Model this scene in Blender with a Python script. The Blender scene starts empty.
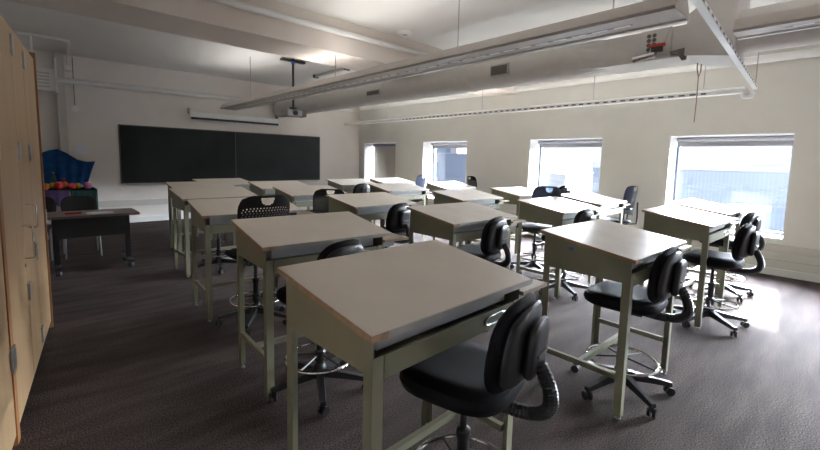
import bpy, bmesh, math, random
from mathutils import Vector, Matrix, Euler
random.seed(7)
PI = math.pi
C = bpy.context.scene.collection
S = bpy.context.scene

# ------------------------------------------------------------------ camera
cd = bpy.data.cameras.new('camera')
cam = bpy.data.objects.new('camera', cd); C.objects.link(cam)
r_ = Vector((0.73313, -0.679693, 0.023208)).normalized()
d_ = Vector((-0.05187, -0.089909, -0.994598)).normalized()
f_ = Vector((0.678108, 0.727966, -0.10117)).normalized()
u_ = -d_
b_ = -f_
cam.matrix_world = Matrix(((r_.x, u_.x, b_.x, 0), (r_.y, u_.y, b_.y, 0), (r_.z, u_.z, b_.z, 1.5), (0, 0, 0, 1)))
cd.sensor_width = 36
cd.lens = 410.97 / 820 * 36
cd.shift_x = (410 - 411.33) / 820
cd.shift_y = (202.10 - 225) / 820
cd.clip_start = 0.02
cd.clip_end = 500
S.camera = cam

# ------------------------------------------------------------------ world, sun, exposure
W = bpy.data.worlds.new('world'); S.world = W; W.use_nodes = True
wn = W.node_tree
bg = wn.nodes['Background']
tc = wn.nodes.new('ShaderNodeTexCoord'); sp = wn.nodes.new('ShaderNodeSeparateXYZ'); cr = wn.nodes.new('ShaderNodeValToRGB')
WL = wn.links.new
WL(tc.outputs['Generated'], sp.inputs[0]); WL(sp.outputs['Z'], cr.inputs[0])
# pale haze at the horizon, pale blue above
e_ = cr.color_ramp.elements
e_[0].position = 0.0; e_[0].color = (0.95, 0.97, 1.0, 1)
e_[1].position = 0.8; e_[1].color = (0.84, 0.90, 1.0, 1)
# glow added to the sky above the window view, to brighten the room
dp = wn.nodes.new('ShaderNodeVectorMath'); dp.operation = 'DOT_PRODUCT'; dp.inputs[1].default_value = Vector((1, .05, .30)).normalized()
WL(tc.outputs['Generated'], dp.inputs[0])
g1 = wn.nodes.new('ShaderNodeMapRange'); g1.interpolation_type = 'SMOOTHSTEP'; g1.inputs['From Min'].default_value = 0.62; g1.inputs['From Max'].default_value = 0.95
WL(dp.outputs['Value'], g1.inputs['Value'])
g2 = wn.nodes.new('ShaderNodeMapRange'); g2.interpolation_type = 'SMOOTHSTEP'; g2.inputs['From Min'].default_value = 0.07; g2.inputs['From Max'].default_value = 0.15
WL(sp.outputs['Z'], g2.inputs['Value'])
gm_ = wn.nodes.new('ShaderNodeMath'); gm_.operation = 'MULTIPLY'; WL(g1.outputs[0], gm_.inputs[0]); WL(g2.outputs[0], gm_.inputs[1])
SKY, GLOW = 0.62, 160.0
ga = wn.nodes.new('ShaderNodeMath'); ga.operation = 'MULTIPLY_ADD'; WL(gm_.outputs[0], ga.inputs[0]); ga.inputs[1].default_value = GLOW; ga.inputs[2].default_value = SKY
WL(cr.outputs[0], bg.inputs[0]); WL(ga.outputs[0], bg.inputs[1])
sd = bpy.data.lights.new('sun', 'SUN'); sun = bpy.data.objects.new('sun', sd); C.objects.link(sun)
sd.energy = 17.0; sd.angle = 0.012; sd.color = (1.0, 0.95, 0.88)
sun.location = (20, 3, 12)
sun.rotation_euler = Vector((-1, -0.10, -0.60)).to_track_quat('-Z', 'Y').to_euler()
S.view_settings.view_transform = 'Standard'; S.view_settings.look = 'None'
S.view_settings.gamma = 1; S.view_settings.use_curve_mapping = False
S.view_settings.exposure = 1.12

X0, Y0, ZC = 7.67, 10.70, 3.40        # window wall, blackboard wall, ceiling
XL, YB = -0.75, -6.2                  # left wall, wall behind the camera
WINS = [(8.93, 10.43), (6.34, 7.83), (3.17, 4.66), (0.60, 2.10), (-2.0, -0.5), (-5.2, -3.7)]
WZ0, WZ1 = 0.52, 2.0
REC = 0.42
UPLIGHT_FILL = 1.8                           # watts per metre of the fill light added over each pendant

# daylight portals in the window openings (light coming in, sampling only)
for (a, b) in WINS[1:]:
    ld = bpy.data.lights.new('portal', 'AREA'); lo = bpy.data.objects.new('portal', ld); C.objects.link(lo)
    ld.shape = 'RECTANGLE'; ld.size = WZ1 - WZ0 + .1; ld.size_y = b - a + .1
    lo.location = (X0 + REC + 0.12, (a + b) / 2, (WZ0 + WZ1) / 2); lo.rotation_euler = (0, PI / 2, 0)
    ld.cycles.is_portal = True

# ------------------------------------------------------------------ materials
def mat(name, col, rough=0.5, metal=0.0, var=0.0, scale=8.0, bump=0.0, bscale=60.0, spec=0.5, detail=4.0, stretch=None):
    m = bpy.data.materials.new(name); m.use_nodes = True
    n = m.node_tree; p = n.nodes['Principled BSDF']
    p.inputs['Roughness'].default_value = rough; p.inputs['Metallic'].default_value = metal
    p.inputs['Specular IOR Level'].default_value = spec
    p.inputs['Base Color'].default_value = (*col, 1)
    t = n.nodes.new('ShaderNodeTexCoord'); mp = n.nodes.new('ShaderNodeMapping')
    n.links.new(t.outputs['Object'], mp.inputs[0])
    if stretch: mp.inputs['Scale'].default_value = stretch
    no = n.nodes.new('ShaderNodeTexNoise'); no.inputs['Scale'].default_value = scale; no.inputs['Detail'].default_value = detail
    n.links.new(mp.outputs[0], no.inputs['Vector'])
    r = n.nodes.new('ShaderNodeValToRGB')
    v = var if var else 0.03
    r.color_ramp.elements[0].position = 0.3; r.color_ramp.elements[1].position = 0.7
    r.color_ramp.elements[0].color = (*[c * (1 - v) for c in col], 1)
    r.color_ramp.elements[1].color = (*[min(1, c * (1 + v)) for c in col], 1)
    n.links.new(no.outputs['Fac'], r.inputs[0]); n.links.new(r.outputs[0], p.inputs['Base Color'])
    if bump:
        b = n.nodes.new('ShaderNodeBump'); b.inputs['Strength'].default_value = bump; b.inputs['Distance'].default_value = 0.01
        n2 = n.nodes.new('ShaderNodeTexNoise'); n2.inputs['Scale'].default_value = bscale; n2.inputs['Detail'].default_value = 2
        n.links.new(t.outputs['Object'], n2.inputs['Vector']); n.links.new(n2.outputs['Fac'], b.inputs['Height'])
        n.links.new(b.outputs[0], p.inputs['Normal'])
    return m

M = {}
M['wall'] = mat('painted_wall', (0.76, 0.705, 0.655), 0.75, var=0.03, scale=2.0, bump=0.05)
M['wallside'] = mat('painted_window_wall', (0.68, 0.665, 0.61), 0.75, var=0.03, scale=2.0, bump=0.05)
M['ceiling'] = mat('ceiling_paint', (0.82, 0.805, 0.775), 0.85, var=0.03, scale=1.0, bump=0.05)
M['beam'] = mat('beam_paint', (0.68, 0.61, 0.55), 0.8, var=0.04, scale=1.5)
M['white'] = mat('white_paint', (0.74, 0.73, 0.70), 0.45)
M['trimw'] = mat('trim_paint', (0.58, 0.55, 0.50), 0.5)
M['olive'] = mat('olive_metal', (0.225, 0.220, 0.150), 0.42, var=0.05, scale=5, spec=0.5)
M['olived'] = mat('grey_drawer_metal', (0.36, 0.37, 0.38), 0.35, metal=0.05, var=0.05)
M['lam'] = mat('laminate', (0.66, 0.585, 0.49), 0.36, var=0.05, scale=3.5, spec=0.5)
M['lam2'] = mat('laminate_worn', (0.54, 0.495, 0.44), 0.28, var=0.12, scale=4.0, spec=0.6)
M['tan'] = mat('edge_wood', (0.36, 0.235, 0.14), 0.5, var=0.2, scale=30)
M['shelf'] = mat('shelf_laminate', (0.36, 0.285, 0.20), 0.45, var=0.1, scale=10)
M['alu'] = mat('alu', (0.40, 0.39, 0.37), 0.35, metal=0.2, var=0.08, scale=15)
M['chrome'] = mat('chrome', (0.78, 0.78, 0.78), 0.12, metal=1.0)
M['blackp'] = mat('black_plastic', (0.014, 0.014, 0.016), 0.38, var=0.1)
M['blackv'] = mat('black_vinyl', (0.008, 0.008, 0.010), 0.65, var=0.2, spec=0.12, bump=0.1, bscale=150)
M['greyp'] = mat('grey_plastic', (0.05, 0.055, 0.075), 0.30, var=0.05)
M['maple'] = mat('maple', (0.46, 0.305, 0.165), 0.42, var=0.10, scale=2.2, stretch=(6, 6, 0.35), detail=6)
M['oak'] = mat('oak_edge', (0.34, 0.145, 0.050), 0.5, var=0.2, scale=3, stretch=(8, 8, 0.4))
M['darkgap'] = mat('dark_inside', (0.02, 0.018, 0.016), 0.8)
M['steel'] = mat('hinge_steel', (0.45, 0.46, 0.48), 0.3, metal=0.9)
M['fixg'] = mat('fixture_grey', (0.52, 0.48, 0.44), 0.5, var=0.04)
M['fixw'] = mat('fixture_white', (0.80, 0.80, 0.78), 0.4)
def dashes(name, a, b, ax, period, duty):
    m = mat(name, a, 0.5); n = m.node_tree; p = n.nodes['Principled BSDF']
    t = n.nodes.new('ShaderNodeTexCoord'); sx = n.nodes.new('ShaderNodeSeparateXYZ'); n.links.new(t.outputs['Object'], sx.inputs[0])
    d = n.nodes.new('ShaderNodeMath'); d.operation = 'WRAP'; d.inputs[1].default_value = period; d.inputs[2].default_value = 0
    n.links.new(sx.outputs[ax], d.inputs[0])
    g = n.nodes.new('ShaderNodeMath'); g.operation = 'LESS_THAN'; g.inputs[1].default_value = period * duty; n.links.new(d.outputs[0], g.inputs[0])
    x = n.nodes.new('ShaderNodeMix'); x.data_type = 'RGBA'; x.inputs[6].default_value = (*b, 1); x.inputs[7].default_value = (*a, 1)
    n.links.new(g.outputs[0], x.inputs[0]); n.links.new(x.outputs[2], p.inputs['Base Color'])
    return m
M['slot'] = dashes('fixture_slot', (0.9, 0.89, 0.86), (0.46, 0.42, 0.38), 1, .16, .72)
M['slotd'] = dashes('fixture_slot_dark', (0.14, 0.14, 0.14), (0.80, 0.80, 0.78), 1, .13, .55)
M['slotx'] = dashes('rail_slot_dark', (0.10, 0.10, 0.10), (0.80, 0.80, 0.78), 0, .17, .45)
M['duct'] = mat('duct_paint', (0.56, 0.54, 0.51), 0.5, var=0.03)
M['grille'] = mat('grille', (0.10, 0.09, 0.075), 0.6)
M['blueflag'] = mat('blue_cloth', (0.010, 0.11, 0.33), 0.8, var=0.25, scale=10)
M['purple'] = mat('purple_cloth', (0.16, 0.10, 0.26), 0.85, var=0.15)
M['teal'] = mat('teal_cloth', (0.03, 0.10, 0.085), 0.85, var=0.15)
M['paper'] = mat('paper', (0.72, 0.74, 0.80), 0.7)
M['red'] = mat('red', (0.5, 0.03, 0.02), 0.4)
M['orange'] = mat('orange', (0.62, 0.20, 0.03), 0.4)
M['yellow'] = mat('yellow', (0.70, 0.50, 0.05), 0.45)
M['pink'] = mat('pink', (0.60, 0.16, 0.36), 0.45)
M['tabletop'] = mat('dark_table_top', (0.17, 0.135, 0.12), 0.3, var=0.08)
M['tablegrey'] = mat('grey_table_top', (0.38, 0.37, 0.37), 0.4)
M['copper'] = mat('cable_tan', (0.23, 0.17, 0.13), 0.6)
M['facade'] = mat('facade_blue_grey', (0.17, 0.20, 0.27), 0.6, var=0.05)
M['facadew'] = mat('facade_pale', (0.38, 0.39, 0.41), 0.6, var=0.05)
M['facadeb'] = mat('facade_window_blue', (0.13, 0.19, 0.29), 0.3)
M['brick'] = mat('facade_brick', (0.40, 0.38, 0.37), 0.8, var=0.08)
M['asphalt'] = mat('asphalt', (0.03, 0.03, 0.033), 0.9)
M['frame'] = mat('window_frame_dark', (0.16, 0.19, 0.25), 0.4, metal=0.3)
M['shade'] = mat('roller_shade', (0.22, 0.21, 0.22), 0.6)
M['shadeb'] = mat('roller_shade_beige', (0.40, 0.35, 0.30), 0.8)
M['cyan'] = mat('blue_tape', (0.02, 0.12, 0.55), 0.4)

# carpet: dark brown loop pile with faint bands
def carpet():
    m = bpy.data.materials.new('carpet'); m.use_nodes = True; n = m.node_tree; L = n.links.new
    p = n.nodes['Principled BSDF']; p.inputs['Roughness'].default_value = 0.95; p.inputs['Specular IOR Level'].default_value = 0.1
    t = n.nodes.new('ShaderNodeTexCoord')
    a = n.nodes.new('ShaderNodeTexNoise'); a.inputs['Scale'].default_value = 130; a.inputs['Detail'].default_value = 3
    L(t.outputs['Object'], a.inputs['Vector'])
    mp = n.nodes.new('ShaderNodeMapping'); mp.inputs['Scale'].default_value = (1.5, 7.5, 1); L(t.outputs['Object'], mp.inputs[0])
    b = n.nodes.new('ShaderNodeTexNoise'); b.inputs['Scale'].default_value = 1.0; b.inputs['Detail'].default_value = 3
    L(mp.outputs[0], b.inputs['Vector'])
    r1 = n.nodes.new('ShaderNodeValToRGB'); e = r1.color_ramp.elements
    e[0].position = 0.36; e[0].color = (0.020, 0.0155, 0.0145, 1); e[1].position = 0.66; e[1].color = (0.125, 0.098, 0.090, 1)
    L(a.outputs['Fac'], r1.inputs[0])
    r2 = n.nodes.new('ShaderNodeValToRGB'); e = r2.color_ramp.elements
    e[0].position = 0.35; e[0].color = (0.72, 0.70, 0.70, 1); e[1].position = 0.65; e[1].color = (1.15, 1.12, 1.12, 1)
    L(b.outputs['Fac'], r2.inputs[0])
    mx = n.nodes.new('ShaderNodeMix'); mx.data_type = 'RGBA'; mx.blend_type = 'MULTIPLY'; mx.inputs[0].default_value = 1
    L(r1.outputs[0], mx.inputs[6]); L(r2.outputs[0], mx.inputs[7]); L(mx.outputs[2], p.inputs['Base Color'])
    bu = n.nodes.new('ShaderNodeBump'); bu.inputs['Strength'].default_value = 0.25; bu.inputs['Distance'].default_value = 0.01
    L(a.outputs['Fac'], bu.inputs['Height']); L(bu.outputs[0], p.inputs['Normal'])
    return m
M['carpet'] = carpet()

def chalk():
    m = mat('chalkboard', (0.011, 0.013, 0.0135), 0.6, spec=0.25, var=0.35, scale=1.4, detail=6)
    return m
M['chalk'] = chalk()

def glass():
    m = bpy.data.materials.new('window_glass'); m.use_nodes = True; n = m.node_tree
    n.nodes.remove(n.nodes['Principled BSDF']); o = n.nodes['Material Output']
    t = n.nodes.new('ShaderNodeBsdfTransparent'); t.inputs[0].default_value = (0.93, 0.96, 0.99, 1)
    g = n.nodes.new('ShaderNodeBsdfGlossy'); g.inputs['Roughness'].default_value = 0.02
    x = n.nodes.new('ShaderNodeMixShader'); x.inputs[0].default_value = 0.05
    n.links.new(t.outputs[0], x.inputs[1]); n.links.new(g.outputs[0], x.inputs[2]); n.links.new(x.outputs[0], o.inputs[0])
    return m
M['glass'] = glass()

def ribbed():
    m = bpy.data.materials.new('ribbed_facade'); m.use_nodes = True; n = m.node_tree
    p = n.nodes['Principled BSDF']; p.inputs['Roughness'].default_value = 0.6
    t = n.nodes.new('ShaderNodeTexCoord'); w = n.nodes.new('ShaderNodeTexWave'); w.bands_direction = 'Y'; w.inputs['Scale'].default_value = 2.2
    r = n.nodes.new('ShaderNodeValToRGB'); r.color_ramp.elements[0].color = (0.145, 0.175, 0.24, 1); r.color_ramp.elements[1].color = (0.175, 0.205, 0.265, 1)
    n.links.new(t.outputs['Object'], w.inputs['Vector']); n.links.new(w.outputs['Fac'], r.inputs[0]); n.links.new(r.outputs[0], p.inputs['Base Color'])
    return m
M['ribbed'] = ribbed()

# ------------------------------------------------------------------ mesh helpers
class MB:
    def __init__(s): s.bm = bmesh.new()
    def box(s, a, b, mtx=None):
        x0, y0, z0 = a; x1, y1, z1 = b
        co = [(x0, y0, z0), (x1, y0, z0), (x1, y1, z0), (x0, y1, z0), (x0, y0, z1), (x1, y0, z1), (x1, y1, z1), (x0, y1, z1)]
        return s.hexa(co, mtx)
    def hexa(s, co, mtx=None):
        v = [s.bm.verts.new(mtx @ Vector(c) if mtx else c) for c in co]
        for f in ((0, 3, 2, 1), (4, 5, 6, 7), (0, 1, 5, 4), (1, 2, 6, 5), (2, 3, 7, 6), (3, 0, 4, 7)): s.bm.faces.new([v[i] for i in f])
        return s
    def rings(s, rings, cap=True, closed=True):
        vs = [[s.bm.verts.new(p) for p in r] for r in rings]
        for a, b in zip(vs, vs[1:]):
            n = len(a)
            for i in range(n if closed else n - 1):
                j = (i + 1) % n
                s.bm.faces.new((a[i], a[j], b[j], b[i]))
        if cap:
            s.bm.faces.new(list(reversed(vs[0]))); s.bm.faces.new(vs[-1])
        return s
    def tube(s, pts, r, n=8, cap=True, loop=False):
        pts = [Vector(p) for p in pts]; rings = []
        N = len(pts); up = None
        for i, p in enumerate(pts):
            if loop: t = pts[(i + 1) % N] - pts[i - 1]
            else: t = pts[min(i + 1, N - 1)] - pts[max(i - 1, 0)]
            t.normalize()
            if up is None:
                up = Vector((0, 0, 1)) if abs(t.z) < .9 else Vector((1, 0, 0))
            a = t.cross(up).normalized(); up = a.cross(t).normalized()
            rr = r[i] if isinstance(r, (list, tuple)) else r
            rings.append([p + a * rr * math.cos(2 * PI * k / n) + up * rr * math.sin(2 * PI * k / n) for k in range(n)])
        if loop:
            rings.append(rings[0]); cap = False
        s.rings(rings, cap)
        if loop: bmesh.ops.remove_doubles(s.bm, verts=s.bm.verts[:], dist=1e-6)
        return s
    def lathe(s, prof, c=(0, 0), n=16):
        return s.rings([[(c[0] + r * math.cos(2 * PI * k / n), c[1] + r * math.sin(2 * PI * k / n), z) for k in range(n)] for r, z in prof])
    def prism(s, poly, h0, h1, ax='z'):
        def P(a, b, h): return {'z': (a, b, h), 'x': (h, a, b), 'y': (a, h, b)}[ax]
        return s.rings([[P(a, b, h0) for a, b in poly], [P(a, b, h1) for a, b in poly]])
    def build(s, name, m, parent=None, smooth=False, bevel=0.0):
        bmesh.ops.recalc_face_normals(s.bm, faces=s.bm.faces[:])
        if bevel:
            bmesh.ops.bevel(s.bm, geom=s.bm.edges[:], offset=bevel, segments=2, affect='EDGES', profile=0.7)
        me = bpy.data.meshes.new(name); s.bm.to_mesh(me); s.bm.free()
        me.materials.append(M[m] if isinstance(m, str) else m)
        if smooth:
            for f in me.polygons: f.use_smooth = True
            try: me.set_sharp_from_angle(angle=math.radians(40))
            except Exception: pass
        o = bpy.data.objects.new(name, me); C.objects.link(o)
        if parent: o.parent = parent
        return o

def puff(w, h, t, e=3.0, bend=0.0, crown=0.0, n=28, m=6, fn=None):
    """a padded slab: superellipse outline w x h in (a,b), thickness t along c; rounded rim"""
    def outline(k, s):
        th = 2 * PI * k / n; c, q = math.cos(th), math.sin(th)
        return (math.copysign(abs(c) ** (2 / e), c) * w / 2 * s, math.copysign(abs(q) ** (2 / e), q) * h / 2 * s)
    sec = [(0.0, 0.5), (0.55, 0.5), (0.85, 0.47), (0.96, 0.30), (1.0, 0.0), (0.96, -0.30), (0.85, -0.47), (0.55, -0.5), (0.0, -0.5)]
    mb = MB(); vs = []
    for s_, c_ in sec:
        row = []
        for k in (range(n) if s_ > 0 else range(1)):
            a, b = outline(k, s_)
            c = c_ * t + bend * (2 * a / w) ** 2 + crown * (2 * b / h) ** 2
            p = (a, b, c)
            row.append(mb.bm.verts.new(fn(*p) if fn else p))
        vs.append(row)
    for A, B in zip(vs, vs[1:]):
        for k in range(n):
            j = (k + 1) % n
            if len(A) == 1: mb.bm.faces.new((A[0], B[k], B[j]))
            elif len(B) == 1: mb.bm.faces.new((A[k], B[0], A[j]))
            else: mb.bm.faces.new((A[k], B[k], B[j], A[j]))
    return mb

def tag(o, label, cat, group=None):
    o['label'] = label; o['category'] = cat
    if group: o['group'] = group
    return o
def thing(name, label, cat, loc=(0, 0, 0), rz=0, group=None):
    o = bpy.data.objects.new(name, None); C.objects.link(o)
    o.location = loc; o.rotation_euler = (0, 0, rz)
    return tag(o, label, cat, group)
def struct(name, mb, m, parent=None, **k):
    o = mb.build(name, m, parent, **k); o['kind'] = 'structure'; return o
def dup(root, loc, rz, label, group=None, skip=()):
    r = root.copy(); C.objects.link(r); r.location = loc; r.rotation_euler = (0, 0, rz); r['label'] = label
    if group: r['group'] = group
    for ch in list(root.children):
        if ch.name.split('.')[0] in skip: continue
        c = ch.copy(); C.objects.link(c); c.parent = r
        for g in list(ch.children):
            d = g.copy(); C.objects.link(d); d.parent = c
    return r

# ------------------------------------------------------------------ room shell
T = 0.2
struct('floor', MB().box((XL - T, YB - T, -0.2), (X0 + REC + .12, Y0 + T, 0)), 'carpet')
struct('ceiling', MB().box((XL - T, YB - T, ZC), (X0 + REC + .12, Y0 + T, ZC + 0.2)), 'ceiling')
struct('wall_front', MB().box((XL - T, Y0, 0), (X0 + REC, Y0 + T, ZC)), 'wall')
struct('wall_left', MB().box((XL - T, YB, 0), (XL, Y0, ZC)), 'wall')
struct('wall_back', MB().box((XL - T, YB - T, 0), (X0 + REC, YB, ZC)), 'wall')
# window wall, thick, with openings
mb = MB()
mb.box((X0, YB, 0), (X0 + REC, Y0, WZ0)); mb.box((X0, YB, WZ1), (X0 + REC, Y0, ZC))
edges = [Y0] + [v for w in WINS for v in (w[1], w[0])] + [YB]
for i in range(0, len(edges), 2):
    mb.box((X0, edges[i + 1], WZ0), (X0 + REC, edges[i], WZ1))
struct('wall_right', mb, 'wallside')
# pilaster on the front wall, left of the blackboard
struct('trim_1', MB().box((0.47, Y0 - 0.10, 0), (0.60, Y0, ZC)), 'trimw')
# raceways and baseboards
def raceway(name, x0, y0, x1, y1, z0, z1, m='trimw'): return struct(name, MB().box((x0, y0, z0), (x1, y1, z1)), m)
raceway('trim_2', 0.61, Y0 - 0.05, X0, Y0, 0.37, 0.50)
raceway('trim_3', X0 - 0.05, YB, X0, Y0 - 0.06, 0.33, 0.44)
raceway('baseboard_front', 0.61, Y0 - 0.02, X0, Y0, 0, 0.12, 'white')
raceway('baseboard_right', X0 - 0.025, YB, X0, Y0 - 0.03, 0, 0.10, 'white')
raceway('trim_4', X0 - 0.035, YB, X0, Y0 - 0.06, 0.22, 0.235)

# windows
for i, (a, b) in enumerate(reversed(WINS[:])):
    k = i
    xo = X0 + REC
    w = bpy.data.objects.new('window_%d' % (6 - i), None); C.objects.link(w); w['kind'] = 'structure'
    w.location = (xo, (a + b) / 2, WZ0)
    hw = (b - a) / 2; hh = WZ1 - WZ0
    fr = MB()
    fr.box((-.02, -hw, 0), (.05, -hw + .05, hh)); fr.box((-.02, hw - .05, 0), (.05, hw, hh))
    fr.box((-.02, -hw + .05, 0), (.05, hw - .05, .05)); fr.box((-.02, -hw + .05, hh - .05), (.05, hw - .05, hh))
    fr.build('window_frame', 'frame', w)
    MB().box((.01, -hw + .05, .05), (.016, hw - .05, hh - .05)).build('pane', 'glass', w)
    MB().box((-REC - .02, -hw - .0, -.02), (-.03, hw + .0, .012)).build('window_sill', 'white', w)
    ww = MB()
    ww.box((-REC, hw - .012, .012), (-.02, hw, hh)); ww.box((-REC, -hw, .012), (-.02, -hw + .012, hh)); ww.box((-REC, -hw + .012, hh - .012), (-.02, hw - .012, hh))
    ww.build('reveal', 'white', w)
    if i != 5:
        s_ = MB().tube([(-.12, -hw + .03, hh - .055), (-.12, hw - .03, hh - .055)], .035, 10); s_.box((-.09, -hw + .03, hh - .17), (-.086, hw - .03, hh - .03))
        s_.build('roller_shade', 'shade', w, smooth=True)
    else:
        s_ = MB().tube([(-.12, -hw + .03, hh - .055), (-.12, hw - .10, hh - .055)], .04, 10)
        s_.box((-.16, -hw + .03, hh - .10), (-.155, hw - .10, hh - .02)); s_.build('roller_shade', 'frame', w)
        MB().box((-.09, -hw + .03, .05), (-.086, hw - .10, hh - .08)).build('shade_cloth', 'shadeb', w)

# ------------------------------------------------------------------ ceiling beam, ducts and pipes
bm_ = struct('trim_5', MB().box((XL, 5.0, 2.95), (X0, 5.75, ZC)), 'beam')
tag(MB().tube([(XL + .01, 4.94, 3.21), (X0 - .02, 4.94, 3.21)], .038, 10).build('ceiling_pipe', 'white', smooth=True), 'white pipe running along the upper near side of the ceiling beam', 'pipe')
tag(MB().tube([(0.05, Y0 - .08, 2.88), (X0 - .3, Y0 - .08, 2.95)], .055, 12).build('wall_pipe', 'white', smooth=True), 'white pipe running across the front wall above the blackboard', 'pipe')
pp = MB().tube([(X0 - .09, Y0 - .2, 3.04), (X0 - .09, YB + .1, 3.0)], .055, 12)
tag(pp.build('wall_pipe', 'white', smooth=True), 'long white pipe running high along the wall of windows', 'pipe')
# round duct turning to a rectangular box
t = thing('air_duct', 'grey ceiling air duct, round at the far end and boxed near the camera', 'duct', (5.03, 6.0, 2.78))
def cir(y, r, cz=0, n=20): return [(r * math.cos(2 * PI * k / n + PI / 4), y, cz + r * math.sin(2 * PI * k / n + PI / 4)) for k in range(n)]
def sq(y, hx, hz, cx=0, cz=0, n=20):
    out = []
    for k in range(n):
        a = 2 * PI * k / n + PI / 4; c, s_ = math.cos(a), math.sin(a); q = max(abs(c), abs(s_))
        out.append((cx + hx * c / q, y, cz + hz * s_ / q))
    return out
MB().rings([cir(4.6, .215), cir(-3.7, .215)]).build('round_duct', 'duct', t, smooth=True)
MB().rings([cir(-3.65, .218), sq(-3.97, .23, .15, 0, -.04)]).build('transition', 'duct', t)
MB().rings([sq(-3.97, .23, .15, 0, -.04), sq(-4.76, .23, .15, 0, -.04)]).build('box_duct', 'duct', t)
MB().hexa([(-.28, -5.14, -.26), (.30, -5.14, -.26), (.30, -4.76, -.20), (-.28, -4.76, -.20), (-.28, -5.14, .45), (.30, -5.14, .45), (.30, -4.76, .18), (-.28, -4.76, .18)]).build('duct_elbow', 'duct', t)
MB().rings([cir(-5.14, .2), cir(-8.4, .2)]).build('round_duct', 'duct', t, smooth=True)
for y in (2.4, .1, -1.9): MB().rings([cir(y, .222), cir(y - .05, .222)]).build('seam_band', 'duct', t, smooth=True)
for (y, hz, zz, w_) in ((-2.55, .075, -.02, .15), (0.28, .05, -.04, .2)):
    g = MB().box((-.232, y - w_, zz - hz), (-.205, y + w_, zz + hz)).build('vent', 'alu', t)
    s_ = MB()
    s_.box((-.236, y - w_ + .02, zz - hz + .015), (-.231, y + w_ - .02, zz + hz - .015))
    s_.build('grille', 'grille', g)

# linear pendant lights
def pendant(name, x, y0, y1, z, w, label, style):
    L = abs(y1 - y0); t = thing(name, label, 'light fixture', (x, min(y0, y1), z), 0)
    if style == 'wide':
        MB().prism([(-w * .5, 0.02), (-w * .47, 0), (w * .34, 0), (w * .5, .0), (w * .5, .02), (w * .3, .11), (-w * .3, .11)], 0, L, 'y').build('housing', 'fixg', t)
        MB().box((w * .36, 0, -.012), (w * .52, L, .0)).build('rim', 'fixw', t)
        MB().box((-w * .04, .3, -.003), (w * .04, L - .3, .001)).build('slot_row', 'slot', t)
    else:
        MB().prism([(-w * .5, 0.0), (w * .5, 0), (w * .5, .05), (w * .2, .08), (-w * .2, .08), (-w * .5, .05)], 0, L, 'y').build('housing', 'fixw', t)
        MB().box((-w * .515, .4, .012), (-w * .49, L * .72, .034)).build('slot_row', 'slotd', t)
    # fill light added over the housing, aimed up to brighten ceiling and room
    la = bpy.data.lights.new('lamp', 'AREA'); lo = bpy.data.objects.new('lamp', la); C.objects.link(lo)
    la.shape = 'RECTANGLE'; la.size = .08; la.size_y = L * .96; la.energy = UPLIGHT_FILL * L; la.color = (1.0, 0.97, 0.93)
    lo.parent = t; lo.location = (0, L / 2, .125); lo.rotation_euler = (PI, 0, 0)
    for yy in ([.45, 1.95, 4.2, 7.2] if L > 6 else [.6]):
        if yy > L: continue
        h = ZC - z - .1
        MB().tube([(0, yy, .1), (0, yy, .1 + h)], .006, 6).build('hanger', 'steel', t)
    return t
pendant('pendant_light', 3.215, .87, 9.35, 2.5, .32, 'long grey pendant light with a dashed slot row, left of the duct', 'wide')
pendant('pendant_light', 6.8, 1.06, 10.15, 2.46, .13, 'long thin white pendant light hanging in front of the window wall', 'thin')
pendant('pendant_light', 4.25, -1.3, .76, 2.565, .22, 'short grey pendant light at the upper right corner, beyond the box duct', 'wide')
# cross rail joining the ends
t = thing('cross_rail', 'shiny white rail crossing the ceiling diagonally at upper right', 'rail', (6.75, 0.955, 2.46), .057)
MB().box((-4.4, -.022, 0.03), (.02, .022, .068)).build('rail_body', 'fixw', t)
MB().tube([(-4.4, .03, .085), (.0, .03, .085)], .012, 8).build('rail_tube', 'chrome', t, smooth=True)
g_ = MB().box((-4.3, -.025, .040), (-.05, -.0215, .056))
g_.build('slot_row', 'slotx', t)
MB().tube([(.0, 0, .06), (.0, 0, ZC - 2.46)], .007, 6).build('hanger', 'steel', t)
t = thing('spotlight', 'clear and white spotlight head clamped at the low end of the diagonal rail', 'fixture', (6.62, 1.0, 2.40))
MB().lathe([(.02, -.04), (.06, -.03), (.075, .02), (.05, .06), (.02, .065)]).build('shell', 'fixw', t, smooth=True)
MB().tube([(-.12, .0, .03), (.0, 0, .03)], .03, 12).build('lens', 'chrome', t, smooth=True)
# hanging cable with a knot
pts = [(5.205, 1.212, 3.399), (5.2, 1.212, 3.0), (5.205, 1.21, 2.72)]
c = MB().tube(pts, .006, 6)
c.tube([(5.205, 1.21, 2.72), (5.17, 1.22, 2.64), (5.165, 1.22, 2.52), (5.2, 1.21, 2.44), (5.23, 1.2, 2.50), (5.225, 1.2, 2.6), (5.2, 1.21, 2.68)], .006, 6)
c.tube([(5.2, 1.21, 2.46), (5.21, 1.21, 2.2), (5.2, 1.212, 1.97)], .005, 6)
tag(c.build('hanging_cable', 'copper', smooth=True), 'thin knotted tan cable dangling from the ceiling at upper right', 'cable')
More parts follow.
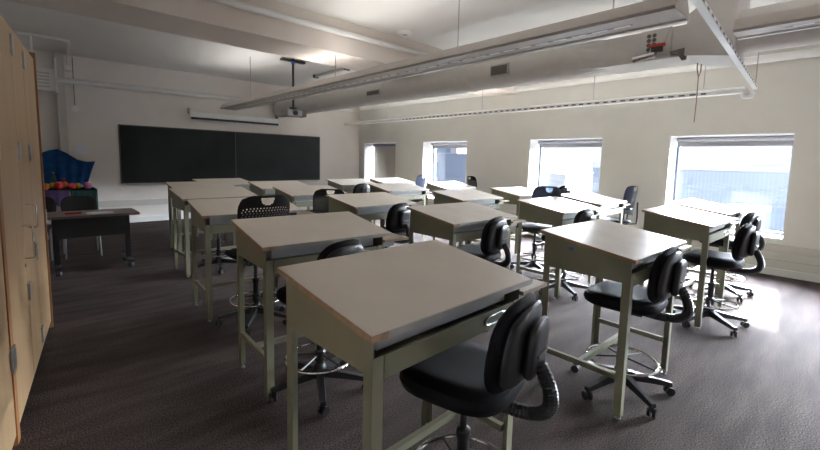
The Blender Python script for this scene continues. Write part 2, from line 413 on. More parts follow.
# clamp lamp, grille and bracket on the box duct
t = thing('ceiling_speaker_panel', 'pale plate with a dark perforated grille on the box duct side', 'panel', (4.79, 1.5, 2.72))
MB().box((-.015, -.13, -.12), (.006, .15, .17)).build('plate', 'duct', t)
gm = MB()
for a in range(2):
    for b in range(5): gm.tube([(-.022, .075 - a * .05, .11 - b * .045), (-.016, .075 - a * .05, .11 - b * .045)], .020, 10)
gm.build('grille', 'grille', t)
t = thing('clamp_lamp', 'red and black clamp with clear lamp bulb under the box duct', 'lamp', (4.70, 1.47, 2.70))
MB().box((-.02, -.07, -.005), (.02, .07, .022)).build('clamp_bar', 'red', t, bevel=.003)
MB().box((-.018, -.05, -.06), (.018, .05, -.006)).build('clamp_jaw', 'blackp', t, bevel=.006)
MB().tube([(0, -.06, .02), (0.04, -.1, .19)], .004, 6).build('wire', 'steel', t)
MB().tube([(-.05, .0, -.09), (-.05, .2, -.115)], [.028, .034], 12).build('bulb', 'chrome', t, smooth=True)
MB().tube([(0, 0, -.06), (-.03, .02, -.1)], .008, 8).build('stem', 'grille', t)
tag(MB().prism([(1.22, 2.66), (1.37, 2.64), (1.36, 2.61), (1.30, 2.60), (1.26, 2.54), (1.23, 2.545)], 4.755, 4.79, 'x').build('bracket', 'grille'), 'dark brown triangular bracket at the lower edge of the box duct', 'bracket')
t = thing('pipe_fitting', 'chrome pipe fitting poking from the ceiling beside the cross rail', 'fitting', (4.7, 1.56, 3.12))
MB().tube([(-.12, .0, .0), (.14, -.02, -.04)], [.045, .03], 12).build('body', 'chrome', t, smooth=True)
MB().tube([(-.08, 0, .02), (-.10, 0, ZC - 3.12)], .02, 10).build('riser', 'white', t, smooth=True)

# smoke detector, ceiling channel
o = thing('smoke_detector', 'round white smoke detector on the ceiling', 'detector', (4.21, 4.74, ZC - .045))
MB().lathe([(.05, 0), (.10, .005), (.115, .02), (.115, .045)], n=24).build('body', 'fixw', o, smooth=True)
MB().lathe([(.02, -.008), (.035, -.006), (.04, .001)], n=16).build('sensor', 'fixg', o, smooth=True)
o = thing('ceiling_batten', 'small white batten fixed to the ceiling behind the projector pole', 'batten', (4.95, 8.0, ZC - .05))
MB().box((-.03, -.62, 0), (.03, .62, .05)).build('body', 'fixg', o)
MB().box((-.06, -.66, -.02), (.06, -.60, .05)).build('end_cap', 'grille', o); MB().box((-.06, .60, -.02), (.06, .66, .05)).build('end_cap', 'grille', o)

# projector on pole
t = thing('projector', 'grey ceiling projector hanging on a dark pole', 'projector', (3.86, 7.6, 2.36))
MB().box((-.19, -.14, -.06), (.12, .14, .06)).build('body', 'olived', t, bevel=.015)
MB().tube([(-.03, -.14, 0), (-.03, -.17, 0)], .045, 14).build('lens', 'blackp', t)
MB().box((.121, -.10, -.055), (.235, .12, .075)).build('side_unit', 'grille', t, bevel=.01)
MB().tube([(0, 0, .06), (0, 0, ZC - 2.36)], .022, 10).build('pole', 'blackp', t, smooth=True)
MB().box((-.05, -.05, .061), (.05, .05, .12)).build('yoke', 'blackp', t)
MB().box((-.24, -.05, .98), (.24, .05, 1.015)).build('ceiling_plate', 'blackp', t)
MB().tube([(0, 0, .94), (0, 0, .975)], .035, 10).build('collar', 'cyan', t)

# projection screen case
t = thing('projection_screen', 'rolled white projection screen in a long case above the blackboard', 'screen', (3.86, Y0 - .125, 2.42))
MB().box((-1.06, -.05, -.035), (1.06, .05, .085)).build('case', 'fixw', t, bevel=.012)
MB().box((-1.04, -.03, -.085), (1.07, .03, -.036)).build('bottom_bar', 'blackp', t)
for x in (-1.07, 1.07): MB().box((x - .015, -.03, .03), (x + .015, .12, .17)).build('bracket', 'trimw', t)

# blackboard
t = thing('blackboard', 'wide blackboard in two panels on the front wall', 'blackboard', (3.84, Y0, 0.86))
MB().box((-2.39, -.03, .015), (-.0, -.004, 1.235)).build('panel', 'chalk', t); MB().box((0.012, -.03, .015), (2.39, -.004, 1.235)).build('panel', 'chalk', t)
f = MB(); f.box((-2.41, -.035, 1.235), (2.41, -.003, 1.255)); f.box((-2.41, -.035, .0), (2.41, -.003, .015)); f.box((-2.41, -.035, 0.015), (-2.39, -.003, 1.235)); f.box((2.39, -.035, 0.015), (2.41, -.003, 1.235)); f.box((.0, -.034, .015), (.012, -.003, 1.235))
f.build('frame', 'grille', t)
MB().box((-2.3, -.10, -.03), (2.3, -.003, -.001)).build('chalk_tray', 'alu', t)

# left wall corner equipment
t = thing('wall_unit_heater', 'white louvred ventilation box high in the left front corner', 'ventilation unit', (0.13, 9.45, 2.52))
MB().box((-.2, -.15, 0), (.27, .15, .36)).build('case', 'fixw', t, bevel=.01)
l = MB()
for k in range(5): l.box((-.17, -.158, .05 + k * .055), (.20, -.151, .075 + k * .055))
l.build('louvre', 'trimw', t)
MB().box((.271, -.16, -.03), (.30, .16, .55)).build('side_plate', 'fixw', t)
MB().tube([(.0, 0, .36), (0, 0, ZC - 2.52)], .02, 8).build('hanger', 'white', t)
t = thing('wall_speaker', 'small white box hanging under the ventilation box', 'speaker', (0.02, 9.4, 2.35))
MB().box((-.1, -.1, -.05), (.16, .1, .1)).build('case', 'fixw', t, bevel=.02); MB().box((.02, -.07, .1), (.08, .07, .17)).build('mount', 'grille', t)
c = MB().tube([(-.3, 9.25, 3.375), (0.5, 9.25, 3.375), (.6, 9.3, 3.375), (.62, 9.6, 3.375), (.66, 10.55, 3.36), (.66, 10.6, 3.2)], .022, 8)
tag(c.build('conduit', 'white', smooth=True), 'thin white conduit bending across the ceiling above the cabinets', 'conduit')
t = thing('junction_box', 'small white junction box at the end of the ceiling conduit', 'box', (.66, 10.6, 3.12))
MB().box((-.06, -.06, -.04), (.06, .09, .05)).build('body', 'fixw', t, bevel=.01)
t = thing('wall_sensor', 'white round sensor hanging on a thin cord left of the blackboard', 'sensor', (.735, Y0 - .09, 2.36))
MB().tube([(0, -.04, 0), (0, .085, 0)], [.065, .045], 14).build('body', 'fixw', t, smooth=True)
MB().tube([(0, .05, .05), (0, .05, ZC - 2.4)], .007, 6).build('cord', 'grille', t)

# ------------------------------------------------------------------ cabinets at the left edge
ANG = -math.atan(.1056)
t = thing('tall_cabinet', 'tall maple cabinet with two doors, pull handle and orange end panel', 'cabinet', (0.075, 4.60, 0), ANG)
# local: -Y towards the camera, +X into the room
HT = 2.27
def door(parent, y0, y1, m='maple'):
    return MB().box((-.022, y0 + .004, .06), (0, y1 - .004, HT - .03)).build('door', m, parent, bevel=.002)
def hinge(p, y, z, s=.055):
    return MB().box((0.0, y - .032, z - s), (.012, y + .032, z + s)).build('hinge', 'steel', p, bevel=.002)
def pull(p, y, z0, z1):
    return MB().tube([(0, y, z0), (.045, y, z0), (.05, y, z0 + .01), (.05, y, z1 - .01), (.045, y, z1), (0, y, z1)], .006, 8).build('handle', 'chrome', p, smooth=True)
MB().box((-.5, -1.74, 0.0), (-.03, -.03, HT - .005)).build('carcass', 'maple', t)
MB().box((-.5, -.028, 0), (.012, 0.0, HT + .02)).build('end_panel', 'oak', t)
MB().box((-.06, -1.74, 0), (-.03, -.03, .06)).build('plinth', 'darkgap', t)
d1_ = door(t, -.65, -.03); hinge(d1_, -.65, 2.12); hinge(d1_, -.65, 1.49); hinge(d1_, -.65, .79); hinge(d1_, -.65, .17)
d2_ = door(t, -1.125, -.65); pull(d2_, -.98, 1.01, 1.16)
d3_ = door(t, -1.735, -1.125); hinge(d3_, -1.11, 2.13, .06); hinge(d3_, -1.11, 1.5); hinge(d3_, -1.11, .62); pull(d3_, -1.20, .85, 1.05)
lk = MB().tube([(0, -1.17, .80), (.008, -1.17, .80)], .012, 10).build('lock', 'steel', d3_)
t2 = thing('tall_cabinet', 'nearest tall maple cabinet with orange edge strip at the left picture edge', 'cabinet', (0.075, 4.60, 0), ANG)
MB().box((-.5, -3.1, 0.0), (-.03, -1.82, HT + .5)).build('carcass', 'maple', t2)
MB().box((-.5, -1.815, 0), (.004, -1.745, HT + .5)).build('end_panel', 'oak', t2)
MB().box((-.022, -2.40, .06), (0, -1.825, HT + .47)).build('door', 'maple', t2, bevel=.002)
MB().box((-.022, -3.09, .06), (0, -2.41, HT + .47)).build('door', 'maple', t2, bevel=.002)
for z in (.456, 1.514): MB().box((0.004, -1.86, z - .06), (.014, -1.76, z + .06)).build('hinge', 'steel', t2, bevel=.002)

# ------------------------------------------------------------------ drafting desks
ZF, ZN, BW, BD = 1.065, 0.975, .941, .596
def bz(y): return ZN + (ZF - ZN) * y / BD
def make_desk(label, loc, rz, mtop='lam'):
    t = thing('drafting_desk', label, 'desk', loc, rz, 'drafting desks in the classroom')
    th = .019
    e = .004
    MB().hexa([(e, e, bz(e) - th), (BW - e, e, bz(e) - th), (BW - e, BD, bz(BD) - th), (e, BD, bz(BD) - th), (e, e, bz(e)), (BW - e, e, bz(e)), (BW - e, BD, bz(BD)), (e, BD, bz(BD))]).build('drawing_board', mtop, t)
    for poly in ([(0, 0), (.07, 0), (.07, e), (e, e), (e, BD), (0, BD)], [(BW - e, e), (BW, e), (BW, BD), (BW - e, BD)]):
        MB().rings([[(a, b, bz(b) - th - .002) for a, b in poly], [(a, b, bz(b) - .001) for a, b in poly]]).build('edge_band', 'tan', t)
    MB().box((.071, -.002, bz(0) - th - .004), (BW, e, bz(0))).build('front_strip', 'alu', t)
    # case: side sheets following the tilt, back sheet, bottom, front rail
    x0, x1, y0, y1, zb = .03, .885, .03, BD - .02, .825
    u = .021
    cs = MB()
    for xa in (x0, x1 - .004):
        cs.hexa([(xa, y0, zb), (xa + .004, y0, zb), (xa + .004, y1, zb), (xa, y1, zb), (xa, y0, bz(y0) - u), (xa + .004, y0, bz(y0) - u), (xa + .004, y1, bz(y1) - u), (xa, y1, bz(y1) - u)])
    cs.box((x0 + .004, y1 - .004, zb), (x1 - .004, y1, bz(y1) - u))
    cs.box((x0 + .004, y0 + .01, zb + .0), (x1 - .004, y1 - .004, zb + .004))
    cs.build('case', 'olive', t)
    MB().box((x0 + .05, y0, .805), (x1 - .05, y0 + .012, .882)).build('front_rail', 'olive', t)
    MB().box((x0 + .05, y0 + .04, .884), (x1 - .06, y0 + .30, .944)).build('drawer', 'olived', t)
    h = MB(); pts = [(.70 + .05 * math.cos(a) * (1.0) + (.03 if math.cos(a) > 0 else -.03), y0 - .003, .845 + .018 * math.sin(a)) for a in [2 * PI * k / 20 for k in range(20)]]
    h.tube(pts, .004, 6, loop=True); h.build('pull_ring', 'steel', t)
    # legs : angle-iron posts
    for (lx, ly, sx, sy) in ((x0, y0, 1, 1), (x1, y0, -1, 1), (x0, y1, 1, -1), (x1, y1, -1, -1)):
        g = MB(); L = .045
        xa, xb = sorted((lx, lx + sx * L)); ya, yb = sorted((ly, ly + sy * L))
        g.box((xa, min(ly, ly + sy * .006), .02), (xb, max(ly, ly + sy * .006), zb + .06 if sy > 0 else zb + .02))
        xa2, xb2 = sorted((lx, lx + sx * .006))
        g.box((xa2, ya + (.006 if sy > 0 else 0), .02), (xb2, yb - (.006 if sy < 0 else 0), zb + .02))
        lg = g.build('leg', 'olive', t)
        MB().lathe([(.017, 0), (.017, .008), (.007, .012), (.007, .03)], (lx + sx * .02, ly + sy * .02), 10).build('foot', 'steel', lg)
    ym = (y0 + y1) / 2
    for xa in (x0 + .008, x1 - .033):
        MB().box((xa, y0 + .04, .235), (xa + .025, y1 - .04, .268)).build('side_stretcher', 'olive', t)
    MB().box((x0 + .034, ym - .014, .235), (x1 - .034, ym + .014, .268)).build('crossbar', 'olive', t)
    # flat side shelf on the right
    sh = MB().box((x1 + .002, y0 - .02, .905), (x1 + .225, BD - .03, .922)).build('side_shelf', 'shelf', t)
    MB().box((x1 + .0, y0 + .0, .87), (x1 + .10, y0 + .30, .904)).build('shelf_bracket', 'olived', t)
    return t

DESKS = [
 ((.718, .930), .030, 'large near desk with bare beige drawing top, closest to the camera'),
 ((.968, 2.297), -.052, 'beige-topped drafting desk directly behind the closest desk, in the leftmost file'),
 ((1.081, 3.827), -.055, 'third desk back in the leftmost file, high-backed mesh stool tucked at its front'),
 ((1.322, 5.434), .015, 'fourth desk back in the leftmost file, stool base visible under it'),
 ((1.58, 6.86), .0, 'fifth desk back in the leftmost file with a scrap of paper on it'),
 ((2.28, 7.68), .16, 'farthest drafting desk standing just below the blackboard'),
 ((2.4415, .782), -.016, 'worn desk with a small blue mark on its left side, at right centre'),
 ((2.582, 2.245), -.009, 'desk directly behind the blue-marked desk, armless black stool tucked in its front'),
 ((2.60, 3.68), .03, 'third desk back in the second file, in front of the dark armchair'),
 ((2.64, 5.27), .0, 'fourth desk back in the second file, below the right half of the blackboard'),
 ((2.80, 6.62), .0, 'fifth desk back in the second file, nearest the blackboard in that file'),
 ((4.452, .822), -.0205, 'desk in front of the large right window, black stool at its right'),
 ((4.20, 2.09), .0, 'sunlit desk in the third file with a stool standing behind its left side'),
 ((4.28, 3.57), .0, 'third desk back in the third file, in line with the second window from the right'),
 ((4.43, 5.32), -.03, 'fourth desk back in the third file, in line with the second window from the left'),
 ((4.56, 6.94), .0, 'fifth desk back in the third file, near the front right corner'),
 ((5.78, .92), .0, 'desk closest to the large right window, beside its sill'),
 ((5.53, 2.24), .02, 'bright desk in the window file with a grey-backed armchair at its right'),
 ((5.72, 3.60), .0, 'desk in the window file below the left edge of the second window from the right'),
 ((5.87, 5.32), .0, 'desk in the window file with a black mesh-backed chair behind it'),
 ((5.80, 7.13), .0, 'farthest desk in the window file, before the closed left window'),
]
dA = make_desk(DESKS[0][2], (*DESKS[0][0], 0), DESKS[0][1], 'lam')
dB = None
for i, ((x, y), rz, lab) in enumerate(DESKS):
    if i == 0: continue
    if i == 6:
        dB = make_desk(lab, (x, y, 0), rz, 'lam2')
        MB().box((.026, .375, .962), (.0295, .40, .982)).build('blue_tape', 'cyan', dB)
    elif i > 6 and i not in (8, 9, 10): dup(dB, (x, y, 0), rz, lab, skip=('blue_tape',))
    else: dup(dA, (x, y, 0), rz, lab)

# ------------------------------------------------------------------ stools and chairs (local: faces +Y, base on floor at origin)
def star_base(t, R=.315, nsp=5, off=.3):
    g = MB()
    for k in range(nsp):
        a = 2 * PI * k / nsp + off; c, s_ = math.cos(a), math.sin(a)
        def P(r, w, z): return (c * r - s_ * w, s_ * r + c * w, z)
        g.rings([[P(.02, -.026, .085), P(.02, .026, .085), P(.02, .022, .145), P(.02, -.022, .145)],
                 [P(.16, -.022, .075), P(.16, .022, .075), P(.16, .017, .115), P(.16, -.017, .115)],
                 [P(R, -.018, .062), P(R, .018, .062), P(R, .014, .088), P(R, -.014, .088)]])
    g.lathe([(.04, .075), (.045, .09), (.042, .15), (.03, .17)], n=14)
    g.build('star_base', 'blackp', t, smooth=True)
    for k in range(nsp):
        a = 2 * PI * k / nsp + off; c, s_ = math.cos(a), math.sin(a)
        q = a + .8 + k
        dx, dy = math.cos(q), math.sin(q)
        cx, cy = c * (R - .01), s_ * (R - .01)
        w = MB()
        for sgn in (-1, 1):
            w.tube([(cx + dx * sgn * .007, cy + dy * sgn * .007, .0285), (cx + dx * sgn * .024, cy + dy * sgn * .024, .0285)], .0275, 12)
        w.tube([(cx, cy, .03), (cx, cy, .068)], .010, 8)
        w.build('caster', 'blackp', t)
def ring(t, R=.215, z=.212, m='chrome', n=36):
    o = MB().tube([(R * math.cos(2 * PI * k / n), R * math.sin(2 * PI * k / n), z) for k in range(n)], .0095, 8, loop=True)
    r = o.build('foot_ring', m, t, smooth=True)
    s_ = MB()
    for k in range(5):
        a = 2 * PI * k / 5 + .9; s_.tube([(.03 * math.cos(a), .03 * math.sin(a), z + .02), (R * math.cos(a), R * math.sin(a), z)], .007, 6)
    s_.lathe([(.034, z - .02), (.036, z), (.036, z + .04), (.030, z + .05)], n=12)
    s_.build('ring_bracket', 'blackp', r)
def make_stool(name, label, cat, loc, rz, seat_z=.68, kind='task', group=None, with_ring=True, arms=False):
    t = thing(name, label, cat, loc, rz, group)
    star_base(t)
    MB().lathe([(.024, .15), (.024, .36), (.030, .37), (.030, .40), (.015, .41), (.015, seat_z - .09)], n=12).build('gas_column', 'blackp', t, smooth=True)
    if with_ring: ring(t)
    if kind == 'task':
        puff(.475, .46, .09, 3.2, bend=.012, fn=lambda a, b, c: (a, b + .01, c + seat_z - .045)).build('seat', 'blackv', t, smooth=True)
        MB().box((-.11, -.13, seat_z - .112), (.11, .12, seat_z - .088)).build('seat_plate', 'blackp', t, bevel=.006)
        MB().tube([(.1, .02, seat_z - .1), (.26, .04, seat_z - .11)], .006, 6).build('lever', 'blackp', t)
        # backrest: padded front with a hard rear shell
        bz_ = seat_z + .165
        def fb(a, b, c):
            q = b * math.cos(.10); w_ = 1 - .10 * (b / .17)
            return (a * w_, -.215 - c - b * .10, bz_ + q)
        bk = puff(.41, .35, .038, 3.0, bend=-.035, fn=fb).build('backrest', 'blackv', t, smooth=True)
        def fs(a, b, c):
            w_ = 1 - .12 * (b / .17)
            return (a * w_, -.248 - c - b * .10, bz_ + b)
        puff(.35, .29, .036, 3.5, bend=-.025, fn=fs).build('rear_shell', 'blackp', bk, smooth=True)
        def fr_(a, b, c): return (a, -.282 - c - b * .08, bz_ - .01 + b)
        puff(.17, .22, .04, 4.5, fn=fr_).build('back_socket', 'blackp', bk, smooth=True)
        MB().box((-.05, -.3085, bz_ - .03), (.05, -.301, bz_ - .018)).build('socket_slot', 'grille', bk)
        # corrugated J arm
        pts = []; rad = []
        P0, P1, P2, P3 = Vector((0, -.10, seat_z - .105)), Vector((0, -.34, seat_z - .13)), Vector((0, -.40, seat_z - .06)), Vector((0, -.295, bz_ - .07))
        N = 64
        for k in range(N + 1):
            u = k / N; p = P0 * (1 - u) ** 3 + P1 * 3 * u * (1 - u) ** 2 + P2 * 3 * u * u * (1 - u) + P3 * u ** 3
            pts.append(p); rad.append(.029 if k % 2 else .0255)
        MB().tube(pts, rad, 10).build('corrugated_arm', 'blackp', t)
    else:
        m_ = 'blackp' if kind == 'mesh' else 'greyp'
        puff(.47, .46, .045, 3.2, bend=.012, fn=lambda a, b, c: (a, b + .01, c + seat_z - .03)).build('seat', 'blackv', t, smooth=True)
        MB().box((-.12, -.14, seat_z - .10), (.12, .12, seat_z - .058)).build('seat_plate', 'blackp', t, bevel=.006)
        # plastic shell back with handle slot
        Wd, Hd, zb = .47, .46, seat_z + .06
        nx, nz = 52, 44
        def P(i, j):
            u = (i / nx) * 2 - 1; v = j / nz
            wv = 1 - .10 * (1 - v) - .16 * max(0, (v - .75) / .25) ** 2.2
            return Vector((u * Wd / 2 * wv, -.235 - .05 * v + .06 * u * u - .05 * (v - .5) ** 2, zb + Hd * v - .11 * max(0, abs(u) - .55) ** 1.6 * v))
        g = MB(); vs = {}
        for i in range(nx + 1):
            for j in range(nz + 1): vs[i, j] = g.bm.verts.new(P(i, j))
        for i in range(nx):
            for j in range(nz):
                if 36 <= j < 42 and abs(i + .5 - nx / 2) < (3.2, 4.6, 5.7, 6.5, 7.0, 7.2)[j - 36]: continue
                if kind == 'mesh' and 3 <= i < nx - 3 and 4 <= j < 35 and (i % 3 == (0 if (j // 2) % 2 else 1)) and j % 2: continue
                g.bm.faces.new((vs[i, j], vs[i + 1, j], vs[i + 1, j + 1], vs[i, j + 1]))
        geo = bmesh.ops.solidify(g.bm, geom=g.bm.faces[:], thickness=.012)
        bk = g.build('backrest', m_, t, smooth=(kind != 'mesh'))
        up = MB()
        for x in (-.17, .17): up.tube([(x, -.10, seat_z - .06), (x * 1.02, -.26, seat_z - .05), (x * 1.03, -.268, seat_z + .05), (x, -.262, seat_z + .28)], .013, 8)
        up.build('back_support', 'blackp', t, smooth=True)
    if arms:
        for sx in (-1, 1):
            a = MB().tube([(sx * .13, .02, seat_z - .075), (sx * .29, .0, seat_z - .06), (sx * .30, -.02, seat_z + .05), (sx * .30, -.03, seat_z + .17)], .013, 8).build('arm_support', 'blackp', t, smooth=True)
            puff(.07, .25, .028, 4, fn=lambda p, q, c, s=sx: (s * .30 + p, q - .0, c + seat_z + .19)).build('armrest', 'blackp', a, smooth=True)
    return t

G1 = 'black drafting stools with corrugated back arm'
ST = [  # x, y, rz, label
 ((1.265, 1.01), .22, 'big black stool tucked under the closest desk, nearest the camera'),
 ((2.84, .95), .03, 'black stool with chrome foot ring standing fully visible in front of the blue-marked desk'),
 ((1.33, 2.27), .18, 'black stool behind the closest desk, back rising above its far edge'),
 ((4.73, .84), -.05, 'black stool at the desk before the large right window'),
 ((6.0, .98), -.1, 'black stool at the desk beside the sill of the large right window'),
 ((3.05, 2.38), .15, 'black stool tucked into the desk behind the blue-marked desk'),
 ((3.07, 3.72), .15, 'black stool at the third desk of the second file'),
 ((4.52, 2.22), .0, 'black stool tucked under the sunlit desk of the third file'),
 ((4.95, 7.0), .0, 'black stool at the fifth desk of the third file, by the front right corner'),
 ((6.50, 3.62), .0, 'black stool whose arched back shows behind the bright window desk'),
 ((1.80, 5.68), .4, 'black stool base with chrome ring under the fourth desk of the leftmost file'),
]
s0 = make_stool('drafting_stool', ST[0][2], 'stool', (*ST[0][0], 0), ST[0][1], .675, 'task', G1)
s1 = make_stool('drafting_stool', ST[9][2], 'stool', (6.70, 3.58, 0), ST[9][1], .80, 'task', G1)
for k, ((x, y), rz, lab) in enumerate(ST):
    if k not in (0, 9): dup(s0, (x, y, 0), rz, lab, skip=('backrest', 'corrugated_arm') if k == 10 else ())
G2 = 'plastic backed stools with handle slot'
m0 = make_stool('mesh_back_stool', 'black mesh-backed stool with handle slot in front of the third desk at left', 'stool', (1.46, 3.62, 0), .0, .66, 'mesh', G2)
dup(m0, (7.30, 5.60, 0), PI + .2, 'black mesh-backed stool with handle slot by the wall between two windows')
g0 = make_stool('grey_back_stool', 'grey plastic-backed armchair stool facing left before the window wall', 'stool', (6.75, 2.53, 0), .72, .66, 'grey', 'grey plastic backed stools', arms=True)
dup(g0, (6.40, 6.85, 0), 1.3, 'grey plastic-backed armchair stool beside the far left windows')
dup(g0, (5.06, 2.92, 0), 1.5, 'grey-backed stool behind the sunlit desk, back against the window light', skip=('arm_support',))
a0 = make_stool('black_armchair', 'black armchair with rounded back between the second and third files', 'chair', (2.83, 4.72, 0), 2.3, .56, 'mesh', None, with_ring=False, arms=True)
for ch in a0.children:
    if ch.name.startswith('backrest'): pass
make_stool('black_task_chair', 'low black chair near the blackboard beside the farthest desk', 'chair', (3.58, 8.45, 0), .5, .55, 'task', None, with_ring=False)

# ------------------------------------------------------------------ teacher's corner
t = thing('teacher_table', 'dark table with black privacy panel and black legs at the left', 'table', (0, 0, 0))
MB().box((.12, 6.40, .70), (1.05, 7.0, .73)).build('tabletop', 'tabletop', t, bevel=.003)
MB().box((.17, 6.46, .45), (.90, 6.48, .695)).build('privacy_panel', 'blackp', t)
for x in (.20, .94):
    MB().box((x - .03, 6.66, .05), (x + .03, 6.74, .70)).build('leg', 'blackp', t)
    MB().box((x - .035, 6.45, .055), (x + .035, 6.97, .095)).build('foot_bar', 'blackp', t, bevel=.008)
    for yy in (6.48, 6.94): MB().lathe([(.03, 0), (.035, .02), (.03, .054)], (x, yy), 10).build('caster', 'blackp', t)
tag(MB().box((.50, 6.44, .7305), (.78, 6.62, .742)).build('paper_stack', 'paper'), 'white paper sheets at the front edge of the dark table', 'paper')
t = thing('side_table', 'grey-topped table against the cabinets at the left', 'table', (0, 0, 0))
MB().box((-.55, 4.95, .70), (.10, 6.9, .73)).build('tabletop', 'tablegrey', t, bevel=.003)
for x, y in ((-.50, 5.0), (.05, 5.0), (-.50, 6.85), (.05, 6.85)): MB().box((x - .02, y - .02, 0), (x + .02, y + .02, .70)).build('leg', 'blackp', t)
t = thing('sanitizer_bottle', 'tall white bottle standing on the table beside the orange panel', 'bottle', (.075, 5.9, .731))
MB().lathe([(.035, 0), (.04, .01), (.04, .15), (.02, .19), (.018, .2)], n=14).build('body', 'fixw', t, smooth=True)
MB().lathe([(.02, .201), (.02, .24), (.012, .245), (.012, .30)], n=12).build('pump', 'fixw', t, smooth=True)
tag(MB().box((.30, 6.62, .7305), (.46, 6.70, .75)).build('eraser', 'red'), 'small red board eraser lying on the dark table', 'eraser')

def plastic_chair(x, y, rz, lab):
    t = thing('stacking_chair', lab, 'chair', (x, y, 0), rz, 'black stacking chairs behind the dark table')
    puff(.44, .42, .022, 4, bend=.01, fn=lambda a, b, c: (a, b, c + .445)).build('seat', 'blackp', t, smooth=True)
    puff(.42, .32, .018, 3.5, bend=-.03, fn=lambda a, b, c: (a, -.21 - c - b * .12, .70 + b)).build('backrest', 'blackp', t, smooth=True)
    for sx in (-1, 1):
        MB().tube([(sx * .20, .20, 0), (sx * .19, .16, .42), (sx * .19, -.14, .43)], .011, 8).build('leg', 'steel', t, smooth=True)
        MB().tube([(sx * .20, -.24, 0), (sx * .19, -.17, .43), (sx * .18, -.24, .72)], .011, 8).build('leg', 'steel', t, smooth=True)
plastic_chair(.52, 7.62, PI, 'black plastic chair behind the middle of the dark table')
plastic_chair(.02, 7.70, PI - .2, 'black plastic chair half hidden by the orange cabinet panel')

# display table with cloths, fruit and blue drape
t = thing('display_table', 'small table under purple and green cloth at the front wall', 'table', (0, 0, 0))
MB().box((-.15, 9.75, .78), (.92, 10.45, .81)).build('tabletop', 'tablegrey', t)
for x, y in ((-.1, 9.8), (.87, 9.8), (-.1, 10.4), (.87, 10.4)): MB().box((x - .02, y - .02, 0), (x + .02, y + .02, .78)).build('leg', 'blackp', t)
def drape(name, m, x0, x1, ytop, yfront, ztop, zbot, seed, label):
    g = MB(); rnd = random.Random(seed); n = 26; rows = []
    ph = rnd.random() * 6
    for k in range(n + 1):
        x = x0 + (x1 - x0) * k / n; wv = math.sin(k * 1.1 + ph) * .018
        zz = zbot + .04 * math.sin(k * .7 + ph)
        rows.append([(x, ytop, ztop), (x, yfront - .004, ztop), (x, yfront - .02, ztop - .02), (x, yfront - .03 + wv * .5, ztop - .15), (x, yfront - .035 + wv, zz)])
    g.rings(rows, cap=False, closed=False)
    bmesh.ops.solidify(g.bm, geom=g.bm.faces[:], thickness=.004)
    o = g.build(name, m, smooth=True)
    return tag(o, label, 'cloth')
drape('table_cloth', 'purple', -.15, .52, 10.4, 9.74, .818, .50, 1, 'purple cloth hanging over the left of the display table')
drape('table_cloth', 'teal', .53, .93, 10.4, 9.73, .818, .25, 5, 'dark green cloth hanging over the right of the display table')
# blue drape pinned on wall
g = MB(); rows = []
TOP = [(.10, 1.44), (.30, 1.53), (.42, 1.56), (.55, 1.49), (.72, 1.36), (.85, 1.32), (1.0, 1.33)]
BOT = [(.10, .84), (.30, .84), (.42, .84), (.55, .84), (.66, .84), (.76, .85), (.86, .90)]
n = 42
def lerp(L, u):
    f = u * (len(L) - 1); i = min(int(f), len(L) - 2); q = f - i
    return (L[i][0] + (L[i + 1][0] - L[i][0]) * q, L[i][1] + (L[i + 1][1] - L[i][1]) * q)
for k in range(n + 1):
    u = k / n; a = lerp(TOP, u); b = lerp(BOT, u); row = []
    for j in range(9):
        v = j / 8
        wv = .022 * math.sin(u * 30) * (.25 + .75 * v)
        row.append((a[0] + (b[0] - a[0]) * v, Y0 - .17 + wv - .05 * v, a[1] + (b[1] - a[1]) * v - .03 * math.sin(PI * v) * math.sin(u * 5)))
    rows.append(row)
g.rings(rows, cap=False, closed=False); bmesh.ops.solidify(g.bm, geom=g.bm.faces[:], thickness=.004)
tag(g.build('wall_drape', 'blueflag', smooth=True), 'bright blue cloth draped on the wall left of the blackboard', 'cloth')
FR = [(.22, 'orange', 'fruit', 'orange fruit at the left of the still life', .05), (.31, 'yellow', 'fruit', 'yellow fruit between orange and red ones on the display table', .05),
      (.38, 'red', 'fruit', 'red apple in the middle of the still life', .06), (.46, 'orange', 'fruit', 'orange fruit right of the red apple', .05),
      (.54, 'red', 'fruit', 'small red apple right of centre in the still life', .05), (.62, 'yellow', 'fruit', 'yellow lemon near the right of the still life', .045), (.74, 'pink', 'ball', 'pink ball at the right end of the still life', .055)]
for k, (x, m_, cat, lab, r) in enumerate(FR):
    r *= 1.25; x = .20 + (x - .22) * 1.15
    o = thing('fruit' if cat == 'fruit' else 'ball', lab, cat, (x, 9.84 + .13 * (k % 2), .8185), 0, 'still life on the display table')
    MB().lathe([(r * .25, 0), (r * .7, r * .2), (r * .97, r * .7), (r, r), (r * .92, r * 1.45), (r * .6, r * 1.85), (r * .2, r * 1.93)], n=14).build('flesh', m_, o, smooth=True)
    if cat == 'fruit': MB().tube([(0, 0, r * 1.88), (r * .1, 0, r * 2.2)], .004, 6).build('stem', 'grille', o)
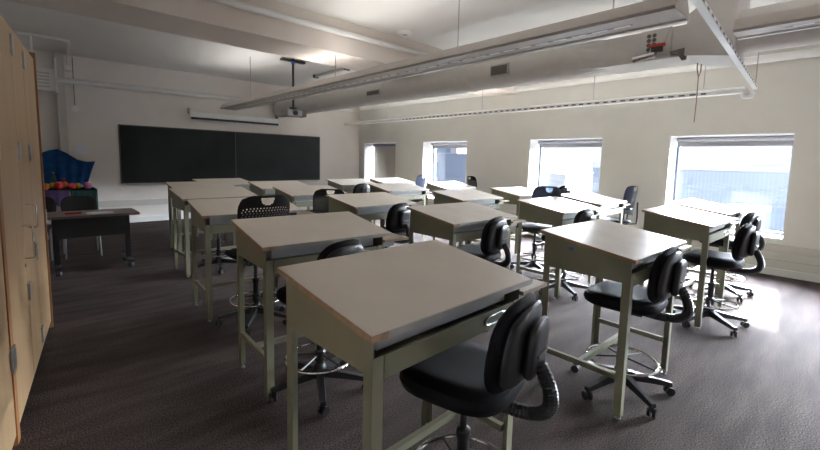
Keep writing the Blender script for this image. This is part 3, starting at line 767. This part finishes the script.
for (x, m_, lab, h) in ((.33, 'teal', 'dark green bottle behind the still life fruit', .30), (.48, 'red', 'tall red jar behind the still life fruit', .19)):
    o = thing('bottle' if h > .2 else 'jar', lab, 'bottle' if h > .2 else 'jar', (x, 10.2, .8185))
    MB().lathe([(.045, 0), (.05, .01), (.05, h * .55), (.02, h * .75), (.018, h * .97)], n=14).build('body', m_, o, smooth=True)
    MB().lathe([(.022, h * .972), (.022, h)], n=12).build('cap', 'yellow', o)
tag(MB().box((.70, Y0 - .006, 1.46), (.89, Y0 - .001, 1.66)).build('paper_sheet', 'paper'), 'white paper sheets taped on the wall above the blue cloth', 'paper')
# paper and things on desks
tag(MB().box((1.98, 7.05, .0), (2.14, 7.10, .004)).build('paper_scrap', 'paper'), 'pale blue paper scrap on the fifth desk of the leftmost file', 'paper')
o = bpy.data.objects['paper_scrap']; o.location = (0, -.0, 1.008)
# ------------------------------------------------------------------ outside
b = thing('building', 'low blue-grey ribbed building outside the large right window', 'building', (22, 0, -6))
MB().box((0, -14, 0), (10, 9.5, 7.35)).build('wall', 'ribbed', b)
MB().box((-.1, -14, 7.36), (10, 9.5, 7.6)).build('parapet', 'facadew', b)
MB().box((2, 1.5, 7.61), (4, 3.2, 8.1)).build('rooftop_unit', 'facadeb', b)
b = thing('building', 'white flat-roofed annex outside below the large right window', 'building', (15, 0, -6))
MB().box((0, 1.9, 0), (3, 2.75, 6.1)).build('wall', 'facade', b); MB().box((-.1, 1.8, 6.11), (3.1, 2.85, 6.25)).build('roof', 'facadew', b)
b = thing('building', 'pale building with blue windows outside the second window from the right', 'building', (24, 12, -6))
MB().box((0, 0, 0), (10, 5.6, 6.9)).build('wall', 'facadew', b)
MB().box((.3, 5.7, 0), (10, 11, 8.1)).build('wing', 'facade', b)
for k in range(4):
    for j in range(2): MB().box((-.05, .5 + k * 1.3, 3.2 + j * 1.7), (-.005, 1.3 + k * 1.3, 4.4 + j * 1.7)).build('window', 'facadeb', b)
b = thing('building', 'tall pale building with rows of windows outside the far left window', 'building', (30, 26, -6))
MB().box((0, 0, 0), (12, 20, 14)).build('wall', 'brick', b)
for k in range(6):
    for j in range(4): MB().box((-.05, .8 + k * 3.0, 3.5 + j * 2.4), (-.005, 2.6 + k * 3.0, 5.0 + j * 2.4)).build('window', 'facadeb', b)
gd = MB().box((8.6, -60, -6.5), (90, 90, -6.02)).build('ground', 'asphalt'); gd['kind'] = 'structure'
